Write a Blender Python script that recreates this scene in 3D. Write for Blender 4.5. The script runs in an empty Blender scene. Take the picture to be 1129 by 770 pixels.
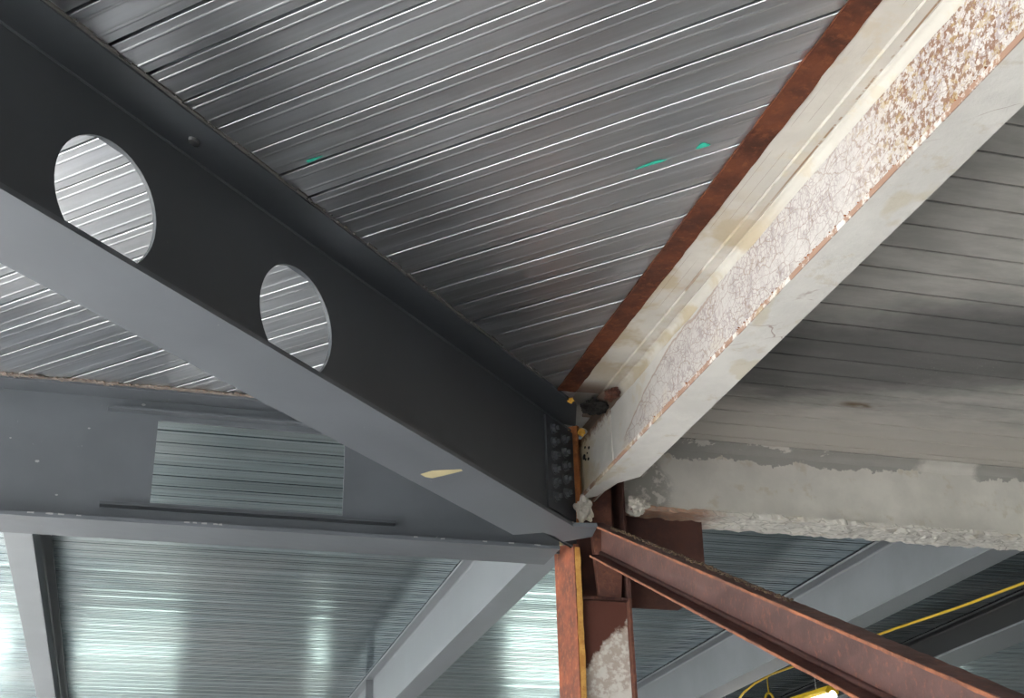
import bpy, bmesh, math, random
from mathutils import Vector, Matrix, noise
random.seed(7)
U = 2.36            # metres per survey unit: height of the deck soffit above the lens
EYE = 1.6           # height of the lens above the floor
S2 = math.sqrt(2)
def W(x, y, z): return Vector((x*U, y*U, z*U + EYE))      # survey units -> metres

# ------------------------------------------------------------------ camera
sc = bpy.context.scene
cam = bpy.data.cameras.new('camera'); co = bpy.data.objects.new('camera', cam)
sc.collection.objects.link(co); sc.camera = co
yaw, pit, rol = 0.2867, 0.4554, -0.0263
fw = Vector((math.sin(yaw)*math.cos(pit), math.cos(yaw)*math.cos(pit), math.sin(pit)))
r0 = Vector((math.cos(yaw), -math.sin(yaw), 0)); u0 = r0.cross(fw)
rt = math.cos(rol)*r0 + math.sin(rol)*u0; up = -math.sin(rol)*r0 + math.cos(rol)*u0
co.matrix_world = Matrix(((rt.x, up.x, -fw.x, 0), (rt.y, up.y, -fw.y, 0), (rt.z, up.z, -fw.z, EYE), (0, 0, 0, 1)))
cam.sensor_width = 36; cam.lens = 1443.9/1129*36; cam.clip_start = .05; cam.clip_end = 300

# ------------------------------------------------------------------ light
SKY = 9.0
world = bpy.data.worlds.new('overcast_sky'); sc.world = world; world.use_nodes = True
wn = world.node_tree.nodes; wl = world.node_tree.links; wn.clear()
wo = wn.new('ShaderNodeOutputWorld'); wb = wn.new('ShaderNodeBackground')
wt = wn.new('ShaderNodeTexCoord'); wx = wn.new('ShaderNodeSeparateXYZ'); wr = wn.new('ShaderNodeValToRGB')
wl.new(wt.outputs['Generated'], wx.inputs[0]); wl.new(wx.outputs['Z'], wr.inputs[0])
wr.color_ramp.elements[0].position = 0; wr.color_ramp.elements[0].color = (.98, .985, 1, 1)
wr.color_ramp.elements[1].position = .8; wr.color_ramp.elements[1].color = (.86, .93, 1, 1)
wl.new(wr.outputs[0], wb.inputs[0]); wb.inputs[1].default_value = SKY; wl.new(wb.outputs[0], wo.inputs[0])
sc.view_settings.view_transform = 'Standard'; sc.view_settings.look = 'None'
sc.view_settings.gamma = 1; sc.view_settings.use_curve_mapping = False
sc.view_settings.exposure = 0.45
sc.cycles.max_bounces = 8; sc.cycles.diffuse_bounces = 5; sc.cycles.glossy_bounces = 5
sc.cycles.caustics_reflective = False; sc.cycles.sample_clamp_indirect = 6

X0, X1, Y0, Y1 = -9.0, 15.0, -8.0, 18.0       # the hall, metres
ZD = EYE + U                                   # deck soffit
# window openings: (a0, a1, z0, z1) along the wall
WIN = {
 'left':  [(-7.6, -4.2, .1, 3.7), (-3.9, -.5, .1, 3.7), (-.2, 3.2, .1, 3.7), (3.5, 6, .3, 3.6), (7.6, 10, .5, 3.4), (10.5, 13.4, .3, 3.6), (13.8, 17, .3, 3.6)],
 'back':  [(-8, -5.9, .6, 3.0), (-4.4, -3.2, .9, 2.8), (9, 10.5, .9, 2.4)],
 'front': [(-2.9, -1.5, 1.5, 2.4), (-.78, .60, 1.75, 2.4), (2.3, 2.6, 1.7, 2.4), (5.1, 6.6, 1.2, 2.5), (10.9, 12.6, .4, 1.6)],
 'right': [(9.5, 11.5, .9, 2.4)],
}
bounce_sun = bpy.data.lights.new('bounce_sun', 'SUN'); bounce_sun.energy = 70; bounce_sun.angle = math.radians(12); bounce_sun.color = (1, .98, .95)  # sun added so the floor bounce brightens the undersides
so = bpy.data.objects.new('bounce_sun', bounce_sun); sc.collection.objects.link(so); so.rotation_euler = Vector((.89, .06, -.44)).to_track_quat('-Z', 'Y').to_euler()
def portal(name, loc, sx, sy, direction):
    l = bpy.data.lights.new(name, 'AREA'); l.shape = 'RECTANGLE'; l.size = sx; l.size_y = sy
    l.cycles.is_portal = True; l.energy = 1
    o = bpy.data.objects.new(name, l); sc.collection.objects.link(o)
    o.location = loc; o.rotation_euler = Vector(direction).to_track_quat('-Z', 'Y').to_euler()
for side, ws in WIN.items():
    for a0, a1, z0, z1 in ws:
        m = (a0+a1)/2; zc = (z0+z1)/2
        if side == 'left': portal('window_daylight', (X0-.05, m, zc), a1-a0, z1-z0, (1, 0, 0))
        if side == 'right': portal('window_daylight', (X1+.05, m, zc), a1-a0, z1-z0, (-1, 0, 0))
        if side == 'back': portal('window_daylight', (m, Y0-.05, zc), a1-a0, z1-z0, (0, 1, 0))
        if side == 'front': portal('window_daylight', (m, Y1+.05, zc), a1-a0, z1-z0, (0, -1, 0))

# ------------------------------------------------------------------ materials
class N:
    """small node writer; colours are mixed bottom to top"""
    def __init__(s, name, rough=.5, metal=0.0, spec=.5):
        s.m = bpy.data.materials.new(name); s.m.use_nodes = True
        s.t = s.m.node_tree; s.t.nodes.clear()
        s.out = s.t.nodes.new('ShaderNodeOutputMaterial'); s.b = s.t.nodes.new('ShaderNodeBsdfPrincipled')
        s.t.links.new(s.b.outputs[0], s.out.inputs[0])
        s.b.inputs['Roughness'].default_value = rough; s.b.inputs['Metallic'].default_value = metal
        s.b.inputs['Specular IOR Level'].default_value = spec
        g = s.t.nodes.new('ShaderNodeNewGeometry'); s.pos = g.outputs['Position']
        s.xyz = s.t.nodes.new('ShaderNodeSeparateXYZ'); s.t.links.new(s.pos, s.xyz.inputs[0])
        s.X, s.Y, s.Z = s.xyz.outputs
    def L(s, a, b): s.t.links.new(a, b)
    def math(s, op, a, b=None, c=None, clamp=False):
        n = s.t.nodes.new('ShaderNodeMath'); n.operation = op; n.use_clamp = clamp
        for i, v in enumerate((a, b, c)):
            if v is None: continue
            if isinstance(v, (int, float)): n.inputs[i].default_value = v
            else: s.L(v, n.inputs[i])
        return n.outputs[0]
    def coord(s, scale=(1, 1, 1), rot=0, warp=None):
        mp = s.t.nodes.new('ShaderNodeMapping'); mp.vector_type = 'TEXTURE'
        mp.inputs['Rotation'].default_value = (0, 0, rot)
        mp.inputs['Scale'].default_value = tuple(1/q for q in scale)
        s.L(s.pos, mp.inputs[0]); v = mp.outputs[0]
        if warp:
            nz = s.t.nodes.new('ShaderNodeTexNoise'); nz.inputs['Scale'].default_value = warp[0]; nz.inputs['Detail'].default_value = 3
            s.L(s.pos, nz.inputs['Vector'])
            va = s.t.nodes.new('ShaderNodeVectorMath'); va.operation = 'MULTIPLY_ADD'
            s.L(nz.outputs['Color'], va.inputs[0]); va.inputs[1].default_value = (warp[1],)*3; s.L(v, va.inputs[2]); v = va.outputs[0]
        return v
    def noise(s, scale, detail=4, rough=.55, co=None, dist=0):
        n = s.t.nodes.new('ShaderNodeTexNoise'); n.inputs['Scale'].default_value = scale
        n.inputs['Detail'].default_value = detail; n.inputs['Roughness'].default_value = rough; n.inputs['Distortion'].default_value = dist
        s.L(co if co is not None else s.pos, n.inputs['Vector']); return n.outputs[0]
    def cracks(s, scale, w, co=None):
        n = s.t.nodes.new('ShaderNodeTexVoronoi'); n.feature = 'DISTANCE_TO_EDGE'; n.inputs['Scale'].default_value = scale
        s.L(co if co is not None else s.pos, n.inputs['Vector']); return s.step(n.outputs['Distance'], w, w*.35)
    def step(s, v, a, b):          # 0 at a, 1 at b (a may be above b)
        n = s.t.nodes.new('ShaderNodeMapRange'); n.clamp = True; n.interpolation_type = 'SMOOTHSTEP'
        n.inputs['From Min'].default_value = a; n.inputs['From Max'].default_value = b; s.L(v, n.inputs['Value']); return n.outputs[0]
    def mix(s, fac, a, b):
        n = s.t.nodes.new('ShaderNodeMix'); n.data_type = 'RGBA'
        for i, v in ((6, a), (7, b)):
            if isinstance(v, tuple): n.inputs[i].default_value = (*v, 1)
            else: s.L(v, n.inputs[i])
        if isinstance(fac, (int, float)): n.inputs[0].default_value = fac
        else: s.L(fac, n.inputs[0])
        return n.outputs[2]
    def mul(s, *v):
        r = v[0]
        for q in v[1:]: r = s.math('MULTIPLY', r, q)
        return r
    def color(s, c):
        if isinstance(c, tuple): s.b.inputs['Base Color'].default_value = (*c, 1)
        else: s.L(c, s.b.inputs['Base Color'])
    def rough(s, v): s.L(v, s.b.inputs['Roughness'])
    def metal(s, v): s.L(v, s.b.inputs['Metallic'])
    def bump(s, h, strength=.3, dist=.01):
        n = s.t.nodes.new('ShaderNodeBump'); n.inputs['Strength'].default_value = strength; n.inputs['Distance'].default_value = dist
        s.L(h, n.inputs['Height']); s.L(n.outputs[0], s.b.inputs['Normal'])
    def box(s, ax, c, w, soft):    # band mask around c on a coordinate socket
        d = s.math('ABSOLUTE', s.math('SUBTRACT', ax, c)); return s.step(d, w+soft, w-soft)

def galvanised(name, axis_rot, tint=(.50, .53, .57), r0=.29, r1=.13):
    m = N(name, .2, .95)
    st = m.coord((1, 1, 1), axis_rot); sx = m.t.nodes.new('ShaderNodeMapping'); sx.inputs['Scale'].default_value = (.25, 6, 1); m.L(st, sx.inputs[0])
    streak = m.noise(2.2, 4, .6, sx.outputs[0]); blot = m.noise(1.1, 3, .5); fine = m.noise(60, 2, .5)
    c = m.mix(m.step(streak, .35, .7), tuple(q*.78 for q in tint), tuple(min(1, q*1.15) for q in tint))
    c = m.mix(m.mul(m.step(blot, .45, .65), .35), c, (.62, .63, .64))
    m.color(c)
    m.rough(m.math('MULTIPLY_ADD', m.step(blot, .35, .7), r1, r0))
    m.bump(m.noise(1.6, 0, 0), .10, .02)
    return m.m
M = {}
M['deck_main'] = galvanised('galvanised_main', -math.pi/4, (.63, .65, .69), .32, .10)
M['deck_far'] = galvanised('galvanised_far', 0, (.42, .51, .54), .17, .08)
# the old grey deck, oversprayed with white towards the plastered beam, a darker diagonal band in its middle
m = N('old_grey_deck', .6, .1)
n1 = m.noise(1.3, 5, .6); n2 = m.noise(9, 4, .65, m.coord((.3, 1, 1))); n3 = m.noise(120, 2)
base = m.mix(m.step(n2, .35, .7), (.43, .42, .395), (.58, .56, .53))
dark_band = m.step(m.math('ADD', m.math('ADD', m.math('MULTIPLY', m.math('ABSOLUTE', m.math('SUBTRACT', m.math('SUBTRACT', m.Y, 4.55), m.math('MULTIPLY', m.math('SUBTRACT', m.X, 2.6), -.55))), .9), m.math('MULTIPLY', n1, .7)), -.35), .62, .25)
spr = m.step(m.math('ADD', m.Y, m.mul(n2, .45)), 4.85, 5.35)
c = m.mix(m.mul(dark_band, .78), base, (.075, .075, .08))
c = m.mix(m.mul(spr, .85), c, (.66, .62, .57))
speck = m.mul(m.step(m.noise(75, 3, .7), .64, .7), m.step(n1, .45, .6))
c = m.mix(m.mul(speck, .5), c, (.66, .64, .6))
st = m.mul(m.box(m.Y, 2.045*U, .025, .02), m.box(m.X, 1.33*U, .16, .05), m.step(n2, .35, .5))
c = m.mix(st, c, (.16, .11, .06))
m.color(c); m.bump(n3, .1, .003); M['deck_old'] = m.m

def grey_paint(name, col, scuff=.25, rough=.5):
    m = N(name, rough, 0, .4)
    a = m.noise(2.4, 4, .6); b = m.noise(26, 5, .7)
    c = m.mix(m.step(a, .3, .75), tuple(q*.9 for q in col), tuple(q*1.1 for q in col))
    c = m.mix(m.mul(m.step(b, .69, .76), scuff), c, (.32, .33, .34))
    m.color(c); m.rough(m.math('MULTIPLY_ADD', a, .2, rough-.1)); m.bump(b, .06, .003); return m.m
M['paint_dark_shaded'] = grey_paint('dark_shaded_grey_paint', (.060, .067, .077), .12, .5)  # grey paint with the diagonal web's shade put into its colour; also dark trim
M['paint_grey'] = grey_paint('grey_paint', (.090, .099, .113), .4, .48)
M['paint_pale'] = grey_paint('pale_grey_paint', (.17, .182, .20), .25, .5)
M['paint_black'] = grey_paint('black_paint', (.02, .021, .023), .2, .5)
M['silver'] = galvanised('bright_zinc', 0, (.6, .6, .6))

def rust(name, a, b, c3, scale=9, orange=.5):
    m = N(name, .78, .15, .3)
    n = m.noise(scale, 6, .65); n2 = m.noise(scale*5, 5, .7); n3 = m.noise(2.2, 3)
    c = m.mix(m.step(n, .32, .68), a, b); c = m.mix(m.mul(m.step(n2, .5, .68), orange), c, c3)
    c = m.mix(m.mul(m.step(n3, .5, .7), .35), c, a)
    m.color(c); m.bump(m.math('ADD', n2, n), .45, .004); return m
M['rust_strip'] = rust('rust_strip', (.055, .018, .011), (.14, .043, .02), (.22, .072, .03), 7).m
M['rust_dark'] = rust('rust_dark', (.055, .028, .025), (.10, .045, .036), (.13, .05, .03), 6, .3).m
mm = N('rust_channel', .55, .35, .4)
ln = mm.noise(5, 5, .6, mm.coord((6, .5, 2))); n2 = mm.noise(40, 5, .7)
c = mm.mix(mm.step(ln, .35, .65), (.046, .018, .015), (.078, .035, .029)); c = mm.mix(mm.mul(mm.step(n2, .52, .7), .5), c, (.20, .07, .035))
mm.color(c); mm.bump(n2, .3, .003); M['rust_channel'] = mm.m
M['rust_orange'] = rust('rust_orange', (.11, .038, .026), (.24, .07, .034), (.38, .14, .05), 8).m
M['rust_brown'] = rust('rust_brown', (.08, .035, .028), (.16, .065, .045), (.26, .10, .055), 9, .4).m
M['rust_lip'] = rust('rust_lip', (.11, .045, .028), (.25, .09, .042), (.33, .13, .06), 12).m
M['rust_edge'] = rust('rust_edge', (.17, .06, .025), (.42, .15, .05), (.5, .22, .08), 12).m
# column flange: rust red face with ochre primer along the front edge
M['ochre'] = rust('ochre_primer', (.42, .20, .05), (.62, .36, .10), (.32, .10, .04), 14, .6).m

def plaster(name, base=(.70, .66, .60), patch=None, rusty=.25):
    m = N(name, .85, 0, .2)
    a = m.noise(3, 5, .6); b = m.noise(30, 6, .7); d = m.noise(7, 5, .65)
    c = m.mix(m.step(a, .35, .7), tuple(q*.88 for q in base), tuple(min(1, q*1.08) for q in base))
    c = m.mix(m.mul(m.step(d, .56, .66), .35), c, (.52, .43, .29))
    c = m.mix(m.mul(m.step(b, .62, .72), rusty), c, (.33, .22, .14))
    h = b
    if patch: c, h = patch(m, c, b, a)
    m.color(c); m.bump(h, .35, .006); return m.m
def c_web(m, c, b, a):
    # flaking zone: below a line falling towards the column, ending in a rounded tip
    yu = m.math('DIVIDE', m.Y, U); zu = m.math('DIVIDE', m.math('SUBTRACT', m.Z, EYE), U)
    wob = m.math('MULTIPLY', m.math('SUBTRACT', a, .5), .05)
    top = m.math('ADD', m.math('MULTIPLY_ADD', yu, -.052, 1.064), wob)
    tip = m.math('MULTIPLY', m.math('POWER', m.math('MAXIMUM', m.math('SUBTRACT', yu, 1.72), 0), 2.2), -.62)
    top = m.math('ADD', top, tip)
    d = m.math('SUBTRACT', top, zu)
    inside = m.mul(m.step(d, 0, .004), m.step(yu, 2.07, 2.055))
    edge = m.mul(m.step(m.math('ABSOLUTE', d), .0035, .001), m.step(yu, 2.07, 2.05), m.step(yu, 1.35, 1.5))
    cr = m.cracks(46, .09, m.coord((1, 1, 1), 0, (14, .03))); cr2 = m.cracks(19, .035, m.coord((1, .5, 1), 0, (9, .05)))
    dens = m.step(m.noise(5, 4, .6), .40, .58)
    near = m.step(yu, 1.28, 1.08)                    # heavier rust where the paint has gone
    low = m.step(m.math('ADD', zu, m.mul(a, .03)), .888, .862)
    c = m.mix(m.mul(inside, .4), c, (.55, .51, .51))
    c = m.mix(m.mul(inside, cr, m.math('MULTIPLY_ADD', dens, .45, .05)), c, (.24, .17, .17))
    sm_ = m.step(m.noise(34, 5, .75, m.coord((1, 1, .45))), .50, .60); c = m.mix(m.mul(inside, sm_, m.math('MULTIPLY_ADD', dens, .5, .2)), c, (.33, .275, .28))
    c = m.mix(m.mul(inside, cr2, .45), c, (.25, .16, .12))
    sp = m.step(m.noise(48, 4, .7), .5, .56)
    c = m.mix(m.mul(inside, sp, m.math('MAXIMUM', m.mul(near, .85), m.mul(low, .75))), c, (.20, .095, .05))
    sp2 = m.step(m.noise(26, 3, .7), .54, .6)
    c = m.mix(m.mul(near, sp2, .5, inside), c, (.42, .30, .13))
    c = m.mix(m.mul(edge, .6), c, (.28, .17, .13))
    return c, m.math('ADD', b, m.mul(inside, cr, -.8))
M['c_web'] = plaster('flaking_white_paint', (.60, .58, .555), c_web, .05)
def c_cover(m, c, b, a):
    yu = m.math('DIVIDE', m.Y, U)
    tan = m.mul(m.step(m.noise(4.5, 4, .55), .42, .56), m.step(yu, 1.36, 1.5), m.step(yu, 2.1, 1.95))
    c = m.mix(m.mul(tan, .75), c, (.42, .34, .22))
    # long hairline joints along the beam
    xs = m.math('FRACT', m.math('MULTIPLY', m.X, 24)); ln = m.mul(m.step(m.math('ABSOLUTE', m.math('SUBTRACT', xs, .5)), .02, .008), m.step(m.noise(1.6, 2), .5, .53))
    c = m.mix(m.mul(ln, .7), c, (.2, .13, .09))
    xu = m.math('DIVIDE', m.X, U)
    l1 = m.mul(m.step(m.math('ABSOLUTE', m.math('SUBTRACT', xu, .8005)), .0022, .0008), m.step(m.noise(8, 5, .7), .42, .5), m.step(yu, 1.5, 1.3))
    c = m.mix(m.mul(l1, .85), c, (.26, .15, .08))
    burn = m.mul(m.step(m.math('ADD', yu, m.mul(a, .06)), 2.06, 2.11), .85)
    c = m.mix(burn, c, (.09, .045, .025))
    return c, b
M['c_cover'] = plaster('stained_white_plaster', (.58, .555, .51), c_cover, .1)
def c_flange(m, c, b, a):
    cr = m.cracks(9, .012, m.coord((1, .25, 1), .9, (5, .08)))
    c = m.mix(m.mul(cr, m.step(m.noise(5, 3), .55, .62), .6), c, (.25, .14, .11))
    ed = m.mul(m.step(m.math('DIVIDE', m.X, U), .7885, .7868), m.step(m.noise(12, 5, .7), .39, .50))
    c = m.mix(m.mul(ed, .85), c, (.27, .12, .06))
    tn = m.step(m.noise(6, 3, .5, m.coord((1, .6, 1))), .56, .62)
    c = m.mix(m.mul(tn, .45), c, (.58, .50, .34)); return c, b
M['c_flange'] = plaster('white_flange_paint', (.78, .755, .72), c_flange, .08)
def d_web(m, c, b, a):
    xu = m.math('DIVIDE', m.X, U); zu = m.math('DIVIDE', m.math('SUBTRACT', m.Z, EYE), U)
    w = m.math('MULTIPLY', m.math('SUBTRACT', m.noise(7, 6, .7), .5), .075)
    zc = m.math('ADD', m.math('MULTIPLY_ADD', xu, .018, .963), w)
    band = m.step(m.math('ABSOLUTE', m.math('SUBTRACT', zu, zc)), .017, .0145)
    on = m.math('MAXIMUM', m.step(m.math('ADD', xu, w), 1.60, 1.57), m.step(m.math('ADD', xu, w), 1.70, 1.73))
    c = m.mix(m.mul(band, on, .9), c, (.36, .35, .33))
    e = m.mul(m.step(m.math('ADD', xu, m.mul(w, 2)), 1.01, .97), m.step(m.noise(14, 5, .7), .40, .5))
    c = m.mix(m.mul(e, .75), c, (.30, .29, .26)); return c, m.mul(b, .3)
M['d_web'] = plaster('grey_white_plaster', (.78, .75, .705), d_web, .02)
def d_flange(m, c, b, a):
    ru = m.mul(m.step(m.math('ADD', m.X, m.mul(b, .25)), 2.78, 2.55), .8)
    c = m.mix(ru, c, (.30, .12, .05))
    cr = m.cracks(22, .05, m.coord((.35, 1, 1), 0, (10, .04)))
    return m.mix(m.mul(cr, .5), c, (.28, .25, .21)), m.math('ADD', b, m.mul(cr, -.6))
M['d_flange'] = plaster('crumbling_plaster', (.80, .765, .71), d_flange, .35)
def tan_col(m, c, b, a):
    c = m.mix(m.step(m.noise(8, 4), .42, .55), c, (.50, .40, .24)); return c, b
def fin(m, c, b, a):
    yu = m.math('DIVIDE', m.Y, U)
    k = m.mul(m.step(m.math('ADD', yu, m.mul(a, .12)), 2.26, 2.33), .8)
    c = m.mix(k, c, (.52, .42, .25)); zu = m.math('DIVIDE', m.math('SUBTRACT', m.Z, EYE), U)
    c = m.mix(m.mul(m.step(m.math('ADD', zu, m.mul(b, .05)), .985, 1.005), .9), c, (.14, .06, .03))
    c = m.mix(m.mul(m.step(m.math('ADD', zu, m.mul(b, .04)), .872, .862), .8), c, (.22, .085, .045)); return c, b
M['mortar'] = plaster('white_mortar', (.66, .62, .56), None, .5)
M['fin'] = plaster('fin_plate_paint', (.76, .73, .69), fin, .08)
M['tan_plaster'] = plaster('tan_plaster', (.66, .63, .6), tan_col, .2)
def col_web(m, c, b, a):
    zu = m.math('DIVIDE', m.math('SUBTRACT', m.Z, EYE), U); xu = m.math('DIVIDE', m.X, U)
    w = m.math('MULTIPLY', m.math('SUBTRACT', m.noise(9, 5, .65), .5), .10)
    k = m.math('ADD', m.math('SUBTRACT', zu, m.math('MULTIPLY_ADD', xu, 1.1, -.35)), w)   # bare steel above a slanting line
    bare = m.step(k, -.005, .01)
    mid = m.mul(m.step(m.math('ADD', k, .10), -.02, .0), m.step(m.noise(28, 5, .7), .42, .55))
    c = m.mix(m.mul(mid, .6), c, (.33, .23, .18)); c = m.mix(bare, c, (.10, .038, .028))
    return c, m.math('ADD', b, m.mul(bare, -.5))
M['col_web'] = plaster('flaking_column_paint', (.66, .63, .58), col_web, .15)
def flat(name, c, rough=.6, emit=0, metal=0):
    m = N(name, rough, metal); n = m.noise(20, 3)
    m.color(m.mix(n, tuple(q*.85 for q in c), tuple(min(1, q*1.1) for q in c)))
    if emit: m.b.inputs['Emission Color'].default_value = (*c, 1); m.b.inputs['Emission Strength'].default_value = emit
    return m.m
M['green'] = flat('green_marker', (.03, .42, .30)); M['yellow'] = flat('yellow_plastic', (.62, .42, .02), .4)
M['amber'] = flat('amber_gap_light', (.85, .46, .07), .4); M['chalk'] = flat('yellow_chalk', (.40, .345, .20), .9)
M['white_scuff'] = flat('white_scuff', (.26, .26, .27), .9); M['black'] = flat('dull_black', (.012, .010, .009), .9)
M['tube'] = flat('lamp_tube', (1, .98, .93), .4, 9); M['concrete'] = flat('concrete', (.46, .45, .43), .8)
m = N('floor_concrete', .6); n = m.noise(.6, 5, .6); n2 = m.noise(14, 4)
m.color(m.mix(m.step(n, .3, .7), (.42, .42, .415), (.61, .61, .60))); m.bump(n2, .1, .005); M['floor'] = m.m
tg = bpy.data.materials.new('dimming_glass'); tg.use_nodes = True; q = tg.node_tree; q.nodes.clear()
q1 = q.nodes.new('ShaderNodeOutputMaterial'); q2 = q.nodes.new('ShaderNodeMixShader'); q3 = q.nodes.new('ShaderNodeBsdfTransparent'); q4 = q.nodes.new('ShaderNodeBsdfGlossy')
q3.inputs[0].default_value = (.78, .82, .81, 1); q4.inputs[0].default_value = (.9, .9, .9, 1); q4.inputs[1].default_value = .03; q2.inputs[0].default_value = .06
q.links.new(q3.outputs[0], q2.inputs[1]); q.links.new(q4.outputs[0], q2.inputs[2]); q.links.new(q2.outputs[0], q1.inputs[0]); M['dimming_glass'] = tg
M['wall'] = flat('wall_render', (.42, .42, .42), .9); M['ground'] = flat('ground_gravel', (.30, .31, .28), 1)
M['crumb'] = rust('crumbly_mortar', (.13, .11, .10), (.24, .21, .19), (.34, .16, .07), 25, .5).m
M['dirt'] = rust('brown_dirt', (.07, .05, .035), (.12, .08, .05), (.16, .09, .04), 25).m
M['closure'] = flat('closure_strip_grey', (.12, .115, .11), .7)
M['weld'] = flat('weld_grey', (.2, .2, .2), .4, 0, .5)

# ------------------------------------------------------------------ mesh helpers
def obj(name, bm, mat, parent=None, label=None, cat=None, group=None, kind=None, smooth=False):
    me = bpy.data.meshes.new(name)
    bmesh.ops.recalc_face_normals(bm, faces=bm.faces)
    if parent is not None:
        q = parent; off = Vector((0, 0, 0))
        while q is not None: off += q.location; q = q.parent
        bm.transform(Matrix.Translation(-off))
    bm.to_mesh(me); bm.free()
    if mat is not None: me.materials.append(mat)
    if smooth:
        for p in me.polygons: p.use_smooth = True
    o = bpy.data.objects.new(name, me); sc.collection.objects.link(o)
    if parent is not None: o.parent = parent
    return tag(o, label, cat, group, kind)
def tag(o, label=None, cat=None, group=None, kind=None):
    for k, v in (('label', label), ('category', cat), ('group', group), ('kind', kind)):
        if v: o[k] = v
    return o
def thing(name, label, cat, loc, group=None):
    o = bpy.data.objects.new(name, None); sc.collection.objects.link(o); o.location = loc; o.empty_display_size = .1
    return tag(o, label, cat, group)
def hexa(bm, P):            # 8 corners, bottom ring then top ring
    v = [bm.verts.new(p) for p in P]
    for f in ((0, 1, 2, 3), (4, 5, 6, 7), (0, 1, 5, 4), (1, 2, 6, 5), (2, 3, 7, 6), (3, 0, 4, 7)): bm.faces.new([v[i] for i in f])
def bar(bm, a, b, s, w0, w1, t, h0, h1):   # box from a to b, spanning s*w0..w1 and t*h0..h1
    hexa(bm, [a+s*w0+t*h0, a+s*w1+t*h0, a+s*w1+t*h1, a+s*w0+t*h1, b+s*w0+t*h0, b+s*w1+t*h0, b+s*w1+t*h1, b+s*w0+t*h1])
def wbox(bm, x0, x1, y0, y1, z0, z1):      # metres
    bar(bm, Vector((x0, y0, z0)), Vector((x1, y0, z0)), Vector((0, 1, 0)), 0, y1-y0, Vector((0, 0, 1)), 0, z1-z0)
def ubox(bm, x0, x1, y0, y1, z0, z1):
    a = W(x0, y0, z0); b = W(x1, y1, z1); wbox(bm, a.x, b.x, a.y, b.y, a.z, b.z)
def prism(bm, pts, ext):
    v0 = [bm.verts.new(p) for p in pts]; v1 = [bm.verts.new(Vector(p)+ext) for p in pts]; n = len(pts)
    bm.faces.new(v0); bm.faces.new(v1[::-1])
    for i in range(n): bm.faces.new((v0[i], v0[(i+1) % n], v1[(i+1) % n], v1[i]))
def tube(bm, pts, r, seg=8):
    rings = []
    for i, p in enumerate(pts):
        d = (pts[min(i+1, len(pts)-1)]-pts[max(i-1, 0)]).normalized()
        a = d.orthogonal().normalized() if i == 0 else (rings_a - d*rings_a.dot(d)).normalized()
        rings_a = a; b = d.cross(a); rr = r[i] if isinstance(r, list) else r
        rings.append([bm.verts.new(p + a*rr*math.cos(q*2*math.pi/seg) + b*rr*math.sin(q*2*math.pi/seg)) for q in range(seg)])
    for i in range(len(rings)-1):
        for q in range(seg): bm.faces.new((rings[i][q], rings[i][(q+1) % seg], rings[i+1][(q+1) % seg], rings[i+1][q]))
    bm.faces.new(rings[0][::-1]); bm.faces.new(rings[-1])
def rough_box(bm, a, L, s, w, t, h, res=.02, amp=.004, fr=12, seed=0):
    """finely divided box with a worn surface; a = corner, L = length vector, s*w and t*h the section"""
    ln = L.length; n = max(2, int(ln/res/1.6)); nw = max(1, int(w/res)); nh = max(1, int(h/res)); d = L/n
    ring = [(i/nw*w, 0) for i in range(nw)] + [(w, j/nh*h) for j in range(nh)] + [(w-i/nw*w, h) for i in range(nw)] + [(0, h-j/nh*h) for j in range(nh)]
    c = Vector((w/2, h/2)); prev = None; first = None
    for k in range(n+1):
        vs = []
        for (p, q) in ring:
            pos = a + d*k + s*p + t*q
            o = noise.noise(pos*fr+Vector((seed, 0, 0)))*amp + noise.noise(pos*fr*3.1+Vector((seed, 5, 0)))*amp*.6
            dx = Vector((p, q))-c; nn = Vector(((1 if abs(p-w) < 1e-6 else -1 if p < 1e-6 else 0), (1 if abs(q-h) < 1e-6 else -1 if q < 1e-6 else 0)))
            vs.append(bm.verts.new(pos + (s*nn.x + t*nn.y)*o))
        if prev:
            m_ = len(ring)
            for i in range(m_): bm.faces.new((prev[i], prev[(i+1) % m_], vs[(i+1) % m_], vs[i]))
        else: first = vs
        prev = vs
    bm.faces.new(first[::-1]); bm.faces.new(prev)
def ibeam(name, label, cat, c0, c1, ztop, zbot, wid, mat, tf=.0065, tw=.0045, group=None, wt=None):
    """rolled beam between plan points c0, c1 (survey units) as a thing with flange and web parts"""
    a = W(*c0, zbot); b = W(*c1, zbot); d = (b-a).normalized(); s = Vector((d.y, -d.x, 0)); t = Vector((0, 0, 1))
    r = thing(name, label, cat, a, group); H = (ztop-zbot)*U; w = wid*U/2; f = tf*U; g = tw*U/2; wt = (wt or wid)*U/2
    for nm, w_, h0, h1 in (('bottom_flange', w, 0, f), ('top_flange', wt, H-f, H)):
        bm = bmesh.new(); bar(bm, a, b, s, -w_, w_, t, h0, h1); o = obj(nm, bm, mat, r)
        bv = o.modifiers.new('edge', 'BEVEL'); bv.width = .002; bv.segments = 2
    bm = bmesh.new(); k = .012      # web with root fillets
    pr = [(-g-k, f), (-g-.3*k, f+.3*k), (-g, f+k), (-g, H-f-k), (-g-.3*k, H-f-.3*k), (-g-k, H-f), (g+k, H-f), (g+.3*k, H-f-.3*k), (g, H-f-k), (g, f+k), (g+.3*k, f+.3*k), (g+k, f)]
    prism(bm, [a+s*p+t*q for p, q in pr], b-a); obj('web', bm, mat, r)
    return r

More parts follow.
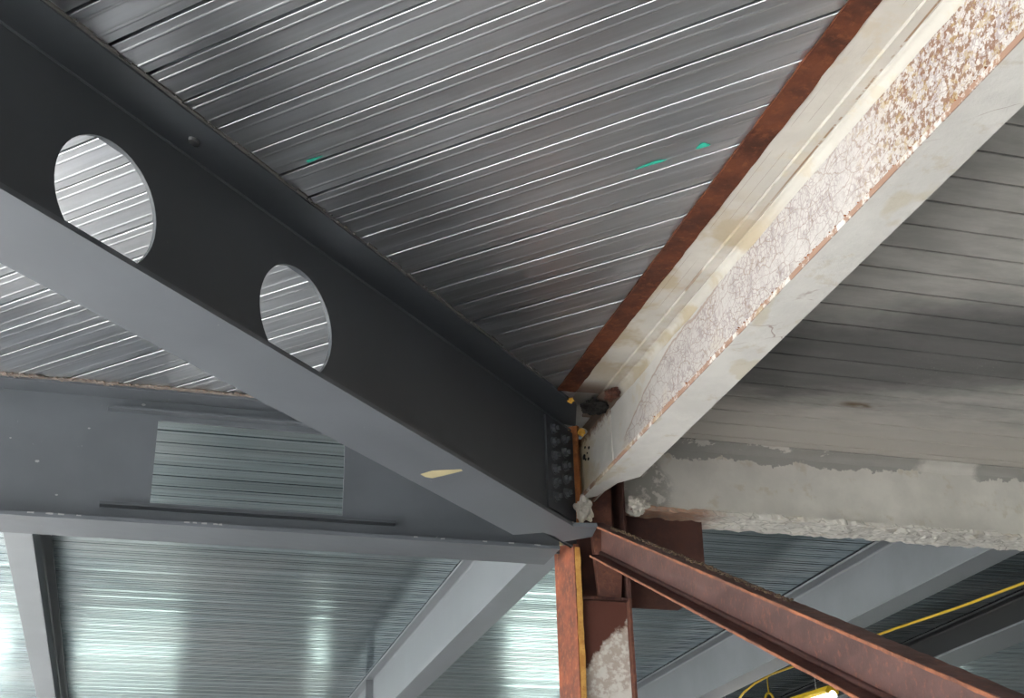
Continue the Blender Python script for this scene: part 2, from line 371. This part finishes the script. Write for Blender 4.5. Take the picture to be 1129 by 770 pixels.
# ------------------------------------------------------------------ hall
bm = bmesh.new(); wbox(bm, -60, 70, -60, 80, -.5, -.12); obj('ground', bm, M['ground'], kind='structure')
bm = bmesh.new(); wbox(bm, X0-.3, X1+.3, Y0-.3, Y1+.3, -.12, 0); obj('floor', bm, M['floor'], kind='structure')
def wall(side):
    bm = bmesh.new(); ws = WIN[side]; top = ZD + .3
    lo, hi = (Y0-.3, Y1+.3) if side in ('left', 'right') else (X0, X1)
    def seg(a0, a1, z0, z1):
        if side == 'left': wbox(bm, X0-.3, X0, a0, a1, z0, z1)
        if side == 'right': wbox(bm, X1, X1+.3, a0, a1, z0, z1)
        if side == 'back': wbox(bm, a0, a1, Y0-.3, Y0, z0, z1)
        if side == 'front': wbox(bm, a0, a1, Y1, Y1+.3, z0, z1)
    p = lo
    for a0, a1, z0, z1 in ws:
        seg(p, a0, 0, top); seg(a0, a1, 0, z0); seg(a0, a1, z1, top); p = a1
    seg(p, hi, 0, top)
    obj('wall_'+side, bm, M['wall'], kind='structure')
for sd in WIN: wall(sd)
k = 0
for sd, ws in WIN.items():
    for a0, a1, z0, z1 in ws:
        k += 1; bm = bmesh.new(); e = .05
        def fr(p0, p1, q0, q1):
            if sd == 'left': wbox(bm, X0-.2, X0-.12, p0, p1, q0, q1)
            if sd == 'right': wbox(bm, X1+.12, X1+.2, p0, p1, q0, q1)
            if sd == 'back': wbox(bm, p0, p1, Y0-.2, Y0-.12, q0, q1)
            if sd == 'front': wbox(bm, p0, p1, Y1+.12, Y1+.2, q0, q1)
        fr(a0, a0+e, z0, z1); fr(a1-e, a1, z0, z1); fr(a0+e, a1-e, z0, z0+e); fr(a0+e, a1-e, z1-e, z1)
        wf = obj('window_%d' % k, bm, M['paint_grey'], kind='structure')
        if sd == 'front':
            bm = bmesh.new(); wbox(bm, a0+e, a1-e, Y1+.15, Y1+.156, z0+e, z1-e); obj('dimming_pane', bm, M['dimming_glass'], wf)  # unseen panes added to dim the sky reflected in the far deck

# ------------------------------------------------------------------ metal deck
PITCH = .0636
def deck(name, mat, origin, along, length, n0, n1, clip, seed, ribs=True, gaps=(.0028, .0045, .0058)):
    """re-entrant ribbed sheet: narrow dovetail slots every pitch, shallow stiffening ribs each side.
    origin: world point of slot 0; along: flute direction; slots advance to its left"""
    rnd = random.Random(seed); p = PITCH*U; side = Vector((-along.y, along.x, 0)); t = Vector((0, 0, 1)); bm = bmesh.new()
    prof = []
    for i in range(n0, n1):
        g = rnd.choice(gaps) if ribs else rnd.choice((.0035, .0045))
        z0 = rnd.uniform(-.0008, .0008); rb = .0013 if gaps[0] < .005 else .0020
        seg = []
        if ribs:
            for c in (-.040,):
                seg += [(c-.006, z0), (c-.003, z0-rb*.75), (c, z0-rb), (c+.003, z0-rb*.75), (c+.006, z0)]
        seg += [(-g-.0025, z0), (-g-.0012, z0+.0004), (-g-.0003, z0+.0016), (-g, z0+.004), (-.013, .042), (-.009, .05), (.009, .05), (.013, .042), (g, z0+.004), (g+.0003, z0+.0016), (g+.0014, z0+.0004), (g+.003, z0)]
        if ribs:
            for c in (.040,):
                seg += [(c-.006, z0), (c-.003, z0-rb*.75), (c, z0-rb), (c+.003, z0-rb*.75), (c+.006, z0)]
        prof += [(i*p+u_, v_) for u_, v_ in seg]
    v0 = [bm.verts.new(origin-along*length+side*a+t*b) for a, b in prof]; v1 = [bm.verts.new(origin+along*length+side*a+t*b) for a, b in prof]
    for i in range(len(prof)-1): bm.faces.new((v0[i], v0[i+1], v1[i+1], v1[i]))
    for co_, no in clip:
        bmesh.ops.bisect_plane(bm, geom=bm.verts[:]+bm.edges[:]+bm.faces[:], plane_co=co_, plane_no=no, clear_outer=True)
    o = obj(name, bm, mat, kind='structure'); return o
box = lambda x0, x1, y0, y1: [(Vector((x0, 0, 0)), Vector((-1, 0, 0))), (Vector((x1, 0, 0)), Vector((1, 0, 0))), (Vector((0, y0, 0)), Vector((0, -1, 0))), (Vector((0, y1, 0)), Vector((0, 1, 0)))]
dA = Vector((1, 1, 0)).normalized(); dF = Vector((1, -1, 0)).normalized()
def diag(al, perp): return ((al+perp)/S2, (al-perp)/S2)      # along / across the diagonal beam -> plan
o1 = W(0, 0, 1) + dA*(.778*U)
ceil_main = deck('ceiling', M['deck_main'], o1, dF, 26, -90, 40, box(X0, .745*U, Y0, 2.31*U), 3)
deck('ceiling.001', M['deck_old'], W(0, 1.17, 1), Vector((1, 0, 0)), 26, -72, 19, box(.82*U, X1, Y0, 2.31*U), 5, False)
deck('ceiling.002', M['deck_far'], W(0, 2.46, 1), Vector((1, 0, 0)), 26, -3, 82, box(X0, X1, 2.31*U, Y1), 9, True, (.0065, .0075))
bm = bmesh.new(); wbox(bm, X0-.3, X1+.3, Y0-.3, Y1+.3, ZD+.055, ZD+.25); obj('ceiling.003', bm, M['concrete'], kind='structure')
# green spray marks on the sheets
for (x, y, l_, w_) in ((.163, 1.464, .03, .006), (.606, 1.366, .05, .007), (.657, 1.31, .022, .012)):
    bm = bmesh.new(); c_ = W(x, y, 1); pts = []
    for i in range(14):
        a = i/14*2*math.pi; rr = 1+.25*math.sin(3*a+x*9)
        pts.append(c_ + dF*(math.cos(a)*l_*rr) + dA*(math.sin(a)*w_*rr) - Vector((0, 0, .0035)))
    prism(bm, pts, Vector((0, 0, .001))); obj('paint_mark', bm, M['green'], ceil_main, label='green paint mark')

# ------------------------------------------------------------------ diagonal beam with round holes
NX, NY = .8205, 2.31        # node in plan
PA = -1.053                 # line of the diagonal web
ZB, ZC = .743, .836
a0 = diag(-2.6, PA); rootA = thing('cellular_girder', 'grey steel beam with two round web holes crossing diagonally at left', 'steel beam', W(*a0, ZB))
tA = Vector((0, 0, 1)); sA = -dF         # sA points away from the camera side
def PAt(al, dperp, z): return W(*diag(al, PA+dperp), z)
# web with round openings
bm = bmesh.new(); TW = .0055; HR = .082; HZ = .8575; pitch = .366; zt = .9935; zb_ = .7495
def webface(dp):
    ring_prev = None; out = []
    edges = [c for c in (1.296-pitch*k for k in range(0, 10))]
    cells = [(c-pitch/2, c+pitch/2, c) for c in edges]
    for (l, r_, c) in cells:
        cs = 48; cv = []; bv = []
        for i in range(cs):
            a = 2*math.pi*i/cs; cx, cz = math.cos(a), math.sin(a)
            cv.append(bm.verts.new(PAt(c+HR*cx, dp, HZ+HR*cz)))
            k = 1e9
            if cx > 1e-9: k = min(k, (r_-c)/cx)
            if cx < -1e-9: k = min(k, (l-c)/cx)
            if cz > 1e-9: k = min(k, (zt-HZ)/cz)
            if cz < -1e-9: k = min(k, (zb_-HZ)/cz)
            bv.append(bm.verts.new(PAt(c+k*cx, dp, HZ+k*cz)))
        for i in range(cs): bm.faces.new((cv[i], cv[(i+1) % cs], bv[(i+1) % cs], bv[i]))
        corners = []
        for (X_, Z_) in ((r_, zt), (l, zt), (l, zb_), (r_, zb_)):
            ang = math.atan2(Z_-HZ, X_-c) % (2*math.pi); i = int(ang/(2*math.pi)*cs)
            bm.faces.new((bv[i], bm.verts.new(PAt(X_, dp, Z_)), bv[(i+1) % cs]))
        out.append(cv)
    e0 = 1.296+pitch/2
    f = [bm.verts.new(PAt(x, dp, z)) for x, z in ((e0, zb_), (2.165, zb_), (2.165, zt), (e0, zt))]; bm.faces.new(f)
    return out, f
ra, fa = webface(TW/2); rb, fb = webface(-TW/2)
for A_, B_ in zip(ra, rb):
    for i in range(48): bm.faces.new((A_[i], A_[(i+1) % 48], B_[(i+1) % 48], B_[i]))
bm.faces.new((fa[1], fa[2], fb[2], fb[1]))
me_web = obj('web', bm, M['paint_dark_shaded'], rootA)
# flanges; near the column the lower one is notched, the upper one coped
FA = .0675
bm = bmesh.new()
pl = [PAt(-2.6, -FA, ZB), PAt(-2.6, FA, ZB), PAt(2.02, FA, ZB)] + [W(x, y, ZB) for x, y in ((.775, 2.118), (.785, 2.176), (.742, 2.216), (.716, 2.185), (.690, 2.170), (.640, 2.194))]
pl[0], pl[1] = W(*diag(-2.6, PA-FA), ZB), W(*diag(-2.6, PA+FA), ZB)
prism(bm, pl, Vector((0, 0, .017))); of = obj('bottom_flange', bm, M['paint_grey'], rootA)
bm = bmesh.new(); pl = [W(*diag(-2.6, PA-FA), .9935), W(*diag(-2.6, PA+FA), .9935), W(*diag(2.06, PA+FA), .9935), W(*diag(2.15, PA+.02), .9935), W(*diag(2.12, PA-.0), .9935), W(*diag(2.05, PA-FA), .9935)]
prism(bm, pl, Vector((0, 0, .0145))); obj('top_flange', bm, M['paint_dark_shaded'], rootA)
bm = bmesh.new()     # root fillets as fine weld beads between web and flanges
for zz in (.9925, .7505):
    tube(bm, [PAt(-2.6, TW/2+.001, zz), PAt(2.16, TW/2+.001, zz)], .004, 6)
obj('weld_seam', bm, M['paint_grey'], rootA)
# end cleat with two columns of bolts
cl = bmesh.new(); bar(cl, PAt(2.048, TW/2, .80), PAt(2.160, TW/2, .80), dF, 0, .010, tA, 0, (.985-.80)*U); cleat = obj('end_cleat', cl, M['paint_dark_shaded'], rootA)
def bolt(al, z, mt):
    bm = bmesh.new(); c_ = PAt(al, TW/2, z) + dF*.010
    ex = dA; ez = tA
    for r_, h0, h1, n_ in ((.025, 0, .004, 16), (.020, .004, .020, 6), (.010, .020, .034, 10)):
        pts = [c_ + dF*h0 + ex*(r_*math.cos(i*2*math.pi/n_+al*50+z*90)) + ez*(r_*math.sin(i*2*math.pi/n_+al*50+z*90)) for i in range(n_)]
        prism(bm, pts, dF*(h1-h0))
    return obj('bolt', bm, mt, cleat)
for i in range(6): bolt(2.076, .965-.0275*i, M['paint_grey'])
for i in range(5): bolt(2.120, .958-.0275*i, M['paint_grey'])
bm = bmesh.new(); rough_box(bm, PAt(2.160, .0, .80)-dF*.01, tA*(.20*U), dA, .02, dF, .05, .015, .003, 30); obj('cleat_edge', bm, M['rust_edge'], rootA, label='rusty cleat edge')
bm = bmesh.new(); c_ = PAt(1.03, FA*.5, .9935); ov = [c_ + dA*(.022*math.cos(i*.6283)) + dF*(.012*math.sin(i*.6283)) for i in range(10)]
prism(bm, ov, Vector((0, 0, -.012))); obj('pin', bm, M['silver'], rootA, label='bright fixing pin')
bm = bmesh.new(); prism(bm, [W(x, y, ZB)-Vector((0, 0, .0008)) for x, y in ((.410, 1.925), (.425, 1.905), (.468, 1.890), (.472, 1.896), (.445, 1.925), (.432, 1.938), (.42, 1.935))], Vector((0, 0, .0006)))
obj('chalk_mark', bm, M['chalk'], rootA, label='yellow chalk mark')
for q0, q1 in ((1.93, 1.945), (1.965, 1.985)):
    bm = bmesh.new(); rough_box(bm, W(*diag(q0+.5, PA+FA-.002), ZB)+Vector((0, 0, -.002)), dA*((q1-q0)*U), dF, .012, tA, .022, .006, .003, 60)
    obj('paint_chip', bm, M['white_scuff'], rootA, label='white chipped edge')

def crumbs(bm, a, b, s, w, h, n, rnd, size=.02):
    for _ in range(n):
        f = rnd.random(); p = a.lerp(b, f) + s*rnd.uniform(0, w) + Vector((0, 0, rnd.uniform(-h, 0)))
        r_ = size*rnd.uniform(.4, 1)
        k_ = bmesh.ops.create_icosphere(bm, subdivisions=1, radius=r_, matrix=Matrix.Translation(p) @ Matrix.Rotation(rnd.random()*6, 4, 'X') @ Matrix.Diagonal((1, rnd.uniform(.5, 1), .55, 1)))
rnd = random.Random(2)
def closure(name, label, a, b, s, w, mat, n, size, seg=.05, gr=None):
    bm = bmesh.new(); L = (b-a).length; N_ = int(L/seg); pts = []
    d = (b-a)/N_
    for i in range(N_): # ragged strip of short pressed pieces
        ww = w*rnd.uniform(.45, 1.25)
        bar(bm, a+d*i, a+d*(i+1), s, 0, ww, Vector((0, 0, 1)), -.004-rnd.random()*.003, .002)
    crumbs(bm, a, b, s, w*1.2, .006, n, rnd, size)
    return obj(name, bm, mat, None, label, 'closure strip', gr)
closure('deck_closure_strip', 'ragged grey closure strip between diagonal beam flange and ribbed deck', W(*diag(.2, PA+FA-.003), .999), W(*diag(1.92, PA+FA-.003), .999), dF, .016, M['closure'], 150, .008)

# ------------------------------------------------------------------ straight new beam with rectangular opening
rootB = thing('steel_girder', 'grey steel beam with rectangular web opening running left from the column', 'steel beam', W(-3.8, NY, ZB))
FB = .05; ZBt = .7505
bm = bmesh.new(); t = Vector((0, 0, 1)); yv = Vector((0, 1, 0)); tw = .005*U
hx0, hx1, hz0, hz1 = -.001, .3445, .797, .957
for x0, x1, z0, z1 in ((-3.8, hx0, ZBt, .9935), (hx1, .765, ZBt, .9935), (hx0, hx1, ZBt, hz0), (hx0, hx1, hz1, .9935)):
    bar(bm, W(x0, NY, z0), W(x1, NY, z0), yv, -tw/2, tw/2, t, 0, (z1-z0)*U)
webB = obj('web', bm, M['paint_grey'], rootB)
for nm, z, w in (('bottom_flange', ZB, FB), ('top_flange', .9935, FB)):
    bm = bmesh.new(); rough_box(bm, W(-3.8, NY-w, z), Vector(((.75+3.8)*U, 0, 0)), yv, 2*w*U, t, .0165, .03, .0008, 8); obj(nm, bm, M['paint_grey'], rootB)
for nm, z, x0, x1, th in (('web_stiffener', .783, -.086, .442, .012), ('web_stiffener', .967, -.092, .46, .010)):
    bm = bmesh.new(); bar(bm, W(x0, NY, z), W(x1, NY, z), yv, -.05, -tw/2, t, 0, th); obj(nm, bm, M['paint_dark_shaded' if z < .9 else 'paint_grey'], rootB)
for x in [-.33, -.315, -.29, -.27, -.2, -.17, -.15, -.12, .06, .075, .09, .11, .12, .47, .52, .6, .65, .70]:
    bm = bmesh.new(); rough_box(bm, W(x, NY-FB, ZB)+Vector((0, -.0015, .012)), Vector((rnd.uniform(.01, .035), 0, 0)), yv, .01, t, .006, .006, .002, 80)
    obj('paint_chip', bm, M['white_scuff'], rootB, label='white chipped flange edge')
for (x, z, r_) in ((-.20, .86, .006), (-.12, .93, .004), (-.16, .80, .004), (-.03, .985, .006), (-.25, .9, .003), (.55, .85, .003)):
    bm = bmesh.new(); prism(bm, [W(x, NY, z)+Vector((r_*math.cos(i)*1.6, -tw/2-.0008, r_*math.sin(i))) for i in range(6)], Vector((0, .0007, 0)))
    obj('scuff_mark', bm, M['white_scuff'], rootB, label='small white scuff')
closure('mortar_fringe', 'crumbly brown mortar fringe on top edge of the left grey beam', W(-1.2, NY-FB-.004, .9985), W(.55, NY-FB-.004, .9985), Vector((0, -1, 0)), .02, M['crumb'], 260, .012, .03)

# ------------------------------------------------------------------ old beam C (towards camera) and old beam D (to the right)
rootC = thing('old_girder', 'old beam in flaking white paint rising to top right from column', 'steel beam', W(NX, 2.25, ZC))
yd = Vector((0, -1, 0)); xs = Vector((1, 0, 0)); Lc = (2.24+3.39)*U
bm = bmesh.new()   # bottom flange, end cut skew at the column
pl = [W(.786, -3.39, ZC), W(.855, -3.39, ZC), W(.855, 2.095, ZC), W(.826, 2.135, ZC), W(.812, 2.21, ZC), W(.786, 2.235, ZC)]
prism(bm, pl, Vector((0, 0, .018))); o = obj('bottom_flange', bm, M['c_flange'], rootC)
bm = bmesh.new(); rough_box(bm, W(.8155, 2.29, ZC)+Vector((0, 0, .018)), Vector((0, -(2.29+3.39)*U, 0)), xs, .022, t, (1-ZC)*U-.034, .03, .0012, 6); obj('web', bm, M['c_web'], rootC, smooth=False)
bm = bmesh.new(); rough_box(bm, W(.786, 2.2, 1)-Vector((0, 0, .020)), Vector((0, -(2.2+3.39)*U, 0)), xs, .069*U, t, .013, .03, .0014, 8); obj('top_flange', bm, M['c_cover'], rootC)
bm = bmesh.new(); rough_box(bm, W(.740, 2.10, 1)-Vector((0, 0, .007)), Vector((0, -(2.10+3.39)*U, 0)), xs, .16*U, t, .0065, .03, .0010, 8, 3); obj('cover_plate', bm, M['c_cover'], rootC)
bm = bmesh.new()    # coved plaster along the root of web and flange
a_ = W(.8155, 2.25, 1)-Vector((0, 0, .020)); n_ = 90; ln = (2.25+3.39)*U; pr_ = [(-.030, 0), (-.018, -.003), (-.008, -.009), (-.002, -.022), (.002, -.045), (.002, 0)]; prev = None
for k_ in range(n_+1):
    vs = [bm.verts.new(a_ + yd*(ln*k_/n_) + xs*(p+noise.noise(Vector((k_*.35, p*60, 0)))*.002) + t*q*(1+.3*noise.noise(Vector((k_*.2, 7, 0))))) for p, q in pr_]
    if prev:
        for i in range(6): bm.faces.new((prev[i], prev[(i+1) % 6], vs[(i+1) % 6], vs[i]))
    else: bm.faces.new(vs[::-1])
    prev = vs
bm.faces.new(prev); obj('plaster_cove', bm, M['c_cover'], rootC, smooth=True)
bm = bmesh.new()    # rust crumbs along the lower flange edge
rc = random.Random(5); crumbs(bm, W(.787, .9, ZC)+Vector((0, 0, .02)), W(.787, 1.9, ZC)+Vector((0, 0, .02)), xs, .012, -.004, 220, rc, .006)
obj('rust_scale', bm, M['rust_edge'], rootC, label='rust scale on the flange edge', kind='stuff')

bm = bmesh.new(); rough_box(bm, W(.704, 2.10, 1)-Vector((0, 0, .010)), Vector((0, -(2.1+3.39)*U, 0)), xs, .036*U, t, .008, .02, .002, 14, 9)
obj('rusty_angle', bm, M['rust_strip'], None, 'long rusty brown steel strip between ribbed deck and white beam', 'steel strip')

rootD = thing('plastered_girder', 'old white plastered beam running right from the column', 'steel beam', W(.86, NY, ZC))
Ld = Vector(((6.35-.9)*U, 0, 0))
bm = bmesh.new(); rough_box(bm, W(.9, NY-.042, ZC), Ld, yv, .084*U, t, .022, .012, .008, 18); obj('bottom_flange', bm, M['d_flange'], rootD)
bm = bmesh.new(); rough_box(bm, W(.89, NY, ZC)+Vector((0, -.018, .02)), Ld, yv, .036, t, (1-ZC)*U-.022, .05, .002, 4); obj('web', bm, M['d_web'], rootD)
bm = bmesh.new(); prev = None; n_ = 80; pr_ = [(-.085, 0), (-.075, -.004), (-.055, -.006), (-.032, -.012), (-.02, -.026), (-.012, -.06), (.02, -.06), (.085, -.004), (.085, 0)]
for k_ in range(n_+1):
    vs = [bm.verts.new(W(.89, NY, 1) + Ld*(k_/n_) + yv*(p+noise.noise(Vector((k_*.4, p*30, 3)))*.003) + t*(q-.0015)) for p, q in pr_]
    if prev:
        for i in range(9): bm.faces.new((prev[i], prev[(i+1) % 9], vs[(i+1) % 9], vs[i]))
    else: bm.faces.new(vs[::-1])
    prev = vs
bm.faces.new(prev); obj('plaster_haunch', bm, M['d_web'], rootD, smooth=True)

# ------------------------------------------------------------------ column and the bits at the node
rootK = thing('steel_stanchion', 'rusty steel column with flaking white paint, orange left face', 'column', W(.831, NY, -EYE/U))
cz0 = -EYE/U
bm = bmesh.new()     # left flange, top cut to a point
x0, x1, y0, y1 = .776, .786, 2.2565, 2.375
pl = [W(x0, y0, cz0), W(x0, y1, cz0), W(x0, y1, .785), W(x0, 2.285, .762), W(x0, y0, .7545)]
prism(bm, pl, Vector(((x1-x0)*U, 0, 0))); fl_ = obj('left_flange', bm, M['rust_orange'], rootK, label='orange rusty flange')
bm = bmesh.new(); rough_box(bm, W(x0+.002, y0, cz0)+Vector((0, -.004, 0)), Vector((0, 0, (.748-cz0)*U)), xs, .024, yv, .006, .02, .002, 20); obj('primer_edge', bm, M['ochre'], fl_, label='ochre primer on the flange edge')
bm = bmesh.new(); rough_box(bm, W(.881, y0, cz0), Vector((0, 0, (.655-cz0)*U)), xs, .011, yv, .28, .03, .0015, 18); obj('right_flange', bm, M['rust_brown'], rootK)
bm = bmesh.new(); rough_box(bm, W(.881, y0, .655), Vector((0, 0, (.992-.655)*U)), xs, .011, yv, .28, .03, .0015, 18); obj('upper_right_flange', bm, M['rust_dark'], rootK)
bm = bmesh.new(); rough_box(bm, W(.786, 2.268, cz0), Vector((0, 0, (.655-cz0)*U)), xs, .093*U, yv, .012, .03, .001, 10); obj('web', bm, M['col_web'], rootK)
bm = bmesh.new(); rough_box(bm, W(.786, 2.31, .655), Vector((0, 0, (.992-.655)*U)), xs, .093*U, yv, .012, .03, .002, 10); obj('upper_web', bm, M['rust_dark'], rootK, label='bare dark rusty upper web')
bm = bmesh.new(); ubox(bm, .787, .879, 2.258, 2.31, .650, .656); obj('stiffener', bm, M['rust_channel'], rootK)
bm = bmesh.new()    # rounded rib in the recess over the stiffener
pl = [W(.825, 2.262, .656), W(.868, 2.262, .656), W(.872, 2.262, .70), W(.858, 2.262, .76), W(.858, 2.262, .992), W(.818, 2.262, .992), W(.818, 2.262, .76)]
prism(bm, pl, Vector((0, .03, 0))); obj('cap_rib', bm, M['rust_brown'], rootK)
bm = bmesh.new(); rough_box(bm, W(.774, 2.262, .775), t*(.215*U), xs, .014, yv, .20, .012, .002, 20); up_ = obj('upper_flange', bm, M['tan_plaster'], rootK, label='tan and white painted upper flange')
bm = bmesh.new(); rough_box(bm, W(.8132, 2.120, .838), t*(.145*U), xs, .008, yv, .185*U, .012, .003, 14); fp = obj('fin_plate', bm, M['fin'], rootK, label='white painted fin plate with holes')
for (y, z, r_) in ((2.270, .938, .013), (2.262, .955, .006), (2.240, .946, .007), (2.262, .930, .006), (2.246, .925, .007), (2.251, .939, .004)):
    bm = bmesh.new(); prism(bm, [W(.8132, y, z)+Vector((-.0065, r_*math.cos(i*.7854+r_*300)*1.3, r_*math.sin(i*.7854+r_*300))) for i in range(8)], Vector((.003, 0, 0))); obj('bolt_hole', bm, M['black'], fp)  # black discs stand for the dark inside of the holes
# crumbs of mortar around the joint
def lump(name, label, cat, c, r, mat, seed, n=4, flat_=1.0, parent=None):
    bm = bmesh.new(); bmesh.ops.create_icosphere(bm, subdivisions=n, radius=1)
    for v in bm.verts:
        k_ = 1 + .55*noise.noise(v.co*1.7+Vector((seed, 0, 0))) + .22*noise.noise(v.co*4+Vector((0, seed, 0))) + .08*noise.noise(v.co*9+Vector((0, seed, 3)))
        v.co = Vector((v.co.x*r[0]*k_, v.co.y*r[1]*k_, v.co.z*r[2]*k_*flat_)) + c
    return obj(name, bm, mat, parent, label, cat)
lump('mortar_lump', 'crumbling white mortar lump at column joint beside grey beam tip', 'mortar', W(.79, 2.23, .815), (.04, .045, .055), M['mortar'], 3)
lump('mortar_lump', 'crumbling white mortar lump between column and gusset plate under plastered beam', 'mortar', W(.915, 2.27, .845), (.05, .035, .04), M['mortar'], 8)
lump('torn_hole_lump', 'black lump standing for a burnt torn hole where the beams meet overhead', 'bracket', W(.790, 2.135, .985), (.055, .06, .03), M['black'], 5)  # black lump stands for the torn dark hole in the flange
lump('rust_stub', 'ragged rust brown stub beside the dark torn hole overhead', 'bracket', W(.800, 2.070, .985), (.03, .05, .02), M['rust_brown'], 11)
lump('lit_gap_blob', 'small amber blob at the tip of the rusty strip', 'lit_gap', W(.735, 2.115, .985), (.012, .014, .012), M['amber'], 2)  # amber lumps stand for orange light showing through the gaps
lump('lit_gap_blob', 'small amber blob above the bolted beam end', 'lit_gap', W(*diag(2.165, PA+.025), .985), (.015, .016, .017), M['amber'], 4)
# gusset
bm = bmesh.new(); gp = [(.900, .840), (1.068, .843), (1.066, .715), (1.012, .658), (1.004, .653), (.900, .653)]
prism(bm, [W(x, NY, z) for x, z in gp], Vector((0, .014, 0))); obj('gusset_plate', bm, M['rust_dark'], None, 'dark rusty gusset plate under the plastered beam beside the column', 'steel plate')

# ------------------------------------------------------------------ rusty channel brace
P0 = W(.803, 2.173, .770); dE = Vector((.0864, .909, .408)).normalized()*-1
hE = Vector((.006, .025, -.053)); hE = (hE - dE*hE.dot(dE)).normalized()*-1      # section up
sE = dE.cross(hE).normalized()
if sE.x > 0: sE = -sE                                   # towards the open side, left
LE = P0.z/abs(dE.z) - .02; HE = .062*U; WE = .050
rootE = thing('rusty_channel_brace', 'rusty steel channel brace sloping from the column down to lower right', 'steel brace', P0 + dE*LE)
A_ = P0 - hE*HE; B_ = A_ + dE*LE
bm = bmesh.new(); bar(bm, A_, B_, sE, -.006, 0, hE, .0, HE); obj('web', bm, M['rust_channel'], rootE)
for h0, h1 in ((-.001, .009), (HE-.009, HE+.001)):
    bm = bmesh.new(); rough_box(bm, A_+hE*h0-sE*.006, dE*LE, sE, WE+.006, hE, h1-h0, .02, .0015, 20); obj('flange', bm, M['rust_channel'], rootE)
bm = bmesh.new()
for h in (.004, HE-.004): rough_box(bm, A_+hE*(h-.004)+sE*(WE-.001), dE*LE, sE, .004, hE, .008, .015, .0016, 40)
obj('flange_lip', bm, M['rust_lip'], rootE, label='orange flange edges')
bm = bmesh.new(); tube(bm, [A_+sE*.002+hE*.016, A_+sE*.002+hE*.016+dE*LE], .009, 8); tube(bm, [A_+sE*.002+hE*(HE-.016), A_+sE*.002+hE*(HE-.016)+dE*LE], .009, 8); obj('root_fillet', bm, M['rust_channel'], rootE, smooth=True)
bm = bmesh.new(); crumbs(bm, P0+dE*.25+sE*.01+hE*.004, P0+dE*2.2+sE*.01+hE*.004, sE, .02, -.006, 300, random.Random(4), .006); obj('dirt', bm, M['dirt'], rootE, label='brown dirt lying on the upper flange', kind='stuff')

# ------------------------------------------------------------------ joists beyond
ibeam('far_joist', 'pale grey joist seen beyond the left grey beam, nearest the column', 'steel beam', (.8185, 2.362), (.8185, 7.62), .998, .817, .0655, M['paint_pale'], group='joists beyond the column line')
ibeam('far_joist', 'pale grey joist at the bottom left corner beyond the grey beam', 'steel beam', (-.2455, 2.362), (-.2455, 7.62), .998, .83, .055, M['paint_pale'], group='joists beyond the column line')
ibeam('far_joist', 'wide pale blue grey joist at lower right behind the rusty brace', 'steel beam', (1.812, 2.355), (1.812, 7.62), .998, .839, .080, M['paint_pale'], group='joists beyond the column line')
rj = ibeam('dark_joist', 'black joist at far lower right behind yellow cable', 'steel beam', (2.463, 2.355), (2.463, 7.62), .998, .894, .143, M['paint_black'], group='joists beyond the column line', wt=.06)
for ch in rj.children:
    if ch.name.startswith('bottom_flange'): ch.data.materials[0] = M['paint_pale']; ch['label'] = 'bottom flange paled for lamp light'  # paler paint stands for the lamp light on this flange
# web stiffener on the joist near the column
bm = bmesh.new(); ubox(bm, .79, .816, 4.60, 4.606, .824, .993)
fj = [o for o in sc.objects if o.name == 'far_joist'][0]; obj('web_stiffener', bm, M['paint_pale'], fj)
# ------------------------------------------------------------------ yellow cable, hook and lamp
def px(x, y, z):          # survey ray helper: pixel of the photo to a point at height z
    d = fw*U + rt*((x-564.5)/1443.9*U) - up*((y-385)/1443.9*U); k_ = z*U/d.z; return Vector((d.x*k_, d.y*k_, z*U+EYE))
pts = [px(1210, 610, .86), px(1129, 643, .86), px(1057, 670, .86), px(985, 694, .865), px(905, 724, .87), px(850, 744, .88), px(832, 754, .87), px(820, 764, .85), px(808, 780, .83)]
sm = []
for i in range(len(pts)-1):
    for k_ in range(5): sm.append(pts[i].lerp(pts[i+1], k_/5))
bm = bmesh.new(); tube(bm, sm, .009, 8); tag(obj('yellow_cable', bm, M['yellow'], smooth=True), 'yellow cable strung below the deck at lower right', 'cable')
hk = px(848, 768, .88); bm = bmesh.new()
tube(bm, [hk + Vector((.035*math.sin(a), 0, .055*math.cos(a)-.03)) for a in [i*.35-2.6 for i in range(16)]], .010, 8)
rh = obj('lifting_hook', bm, M['yellow'], None, 'yellow lifting hook hanging under deck near the lamp', 'hook', smooth=True)
bm = bmesh.new(); tube(bm, [hk+Vector((0, 0, .03)), Vector((hk.x, hk.y, ZD))], .006, 6); bb = bm
obj('hanger_rod', bb, M['yellow'], None)
hr = bpy.data.objects['hanger_rod']; hr.parent = rh
l0 = px(918, 765, .80); l1 = l0 + Vector((-.25, 1.5, -.0)); rl = thing('batten_lamp', 'lit batten lamp with yellow casing hanging at the bottom right', 'lamp', l0)
dl = (l1-l0).normalized(); sl = Vector((dl.y, -dl.x, 0))
bm = bmesh.new(); prev = None
prism(bm, [l0+sl*p+t*q for p, q in ((-.055, .0), (.055, 0), (.06, .02), (.035, .055), (-.035, .055), (-.06, .02))], l1-l0); obj('casing', bm, M['yellow'], rl)
bm = bmesh.new(); tube(bm, [l0-dl*.01, l0+dl*.01, l1-dl*.01, l1+dl*.01], [.02, .045, .045, .02], 12); bm.transform(Matrix.Translation((0, 0, -.012))); obj('tube', bm, M['tube'], rl, smooth=True)
for f in (.12, .9):
    p_ = l0.lerp(l1, f)+t*.055; bm = bmesh.new(); tube(bm, [p_, Vector((p_.x, p_.y, ZD))], .003, 6); obj('hanger_wire', bm, M['silver'], rl)
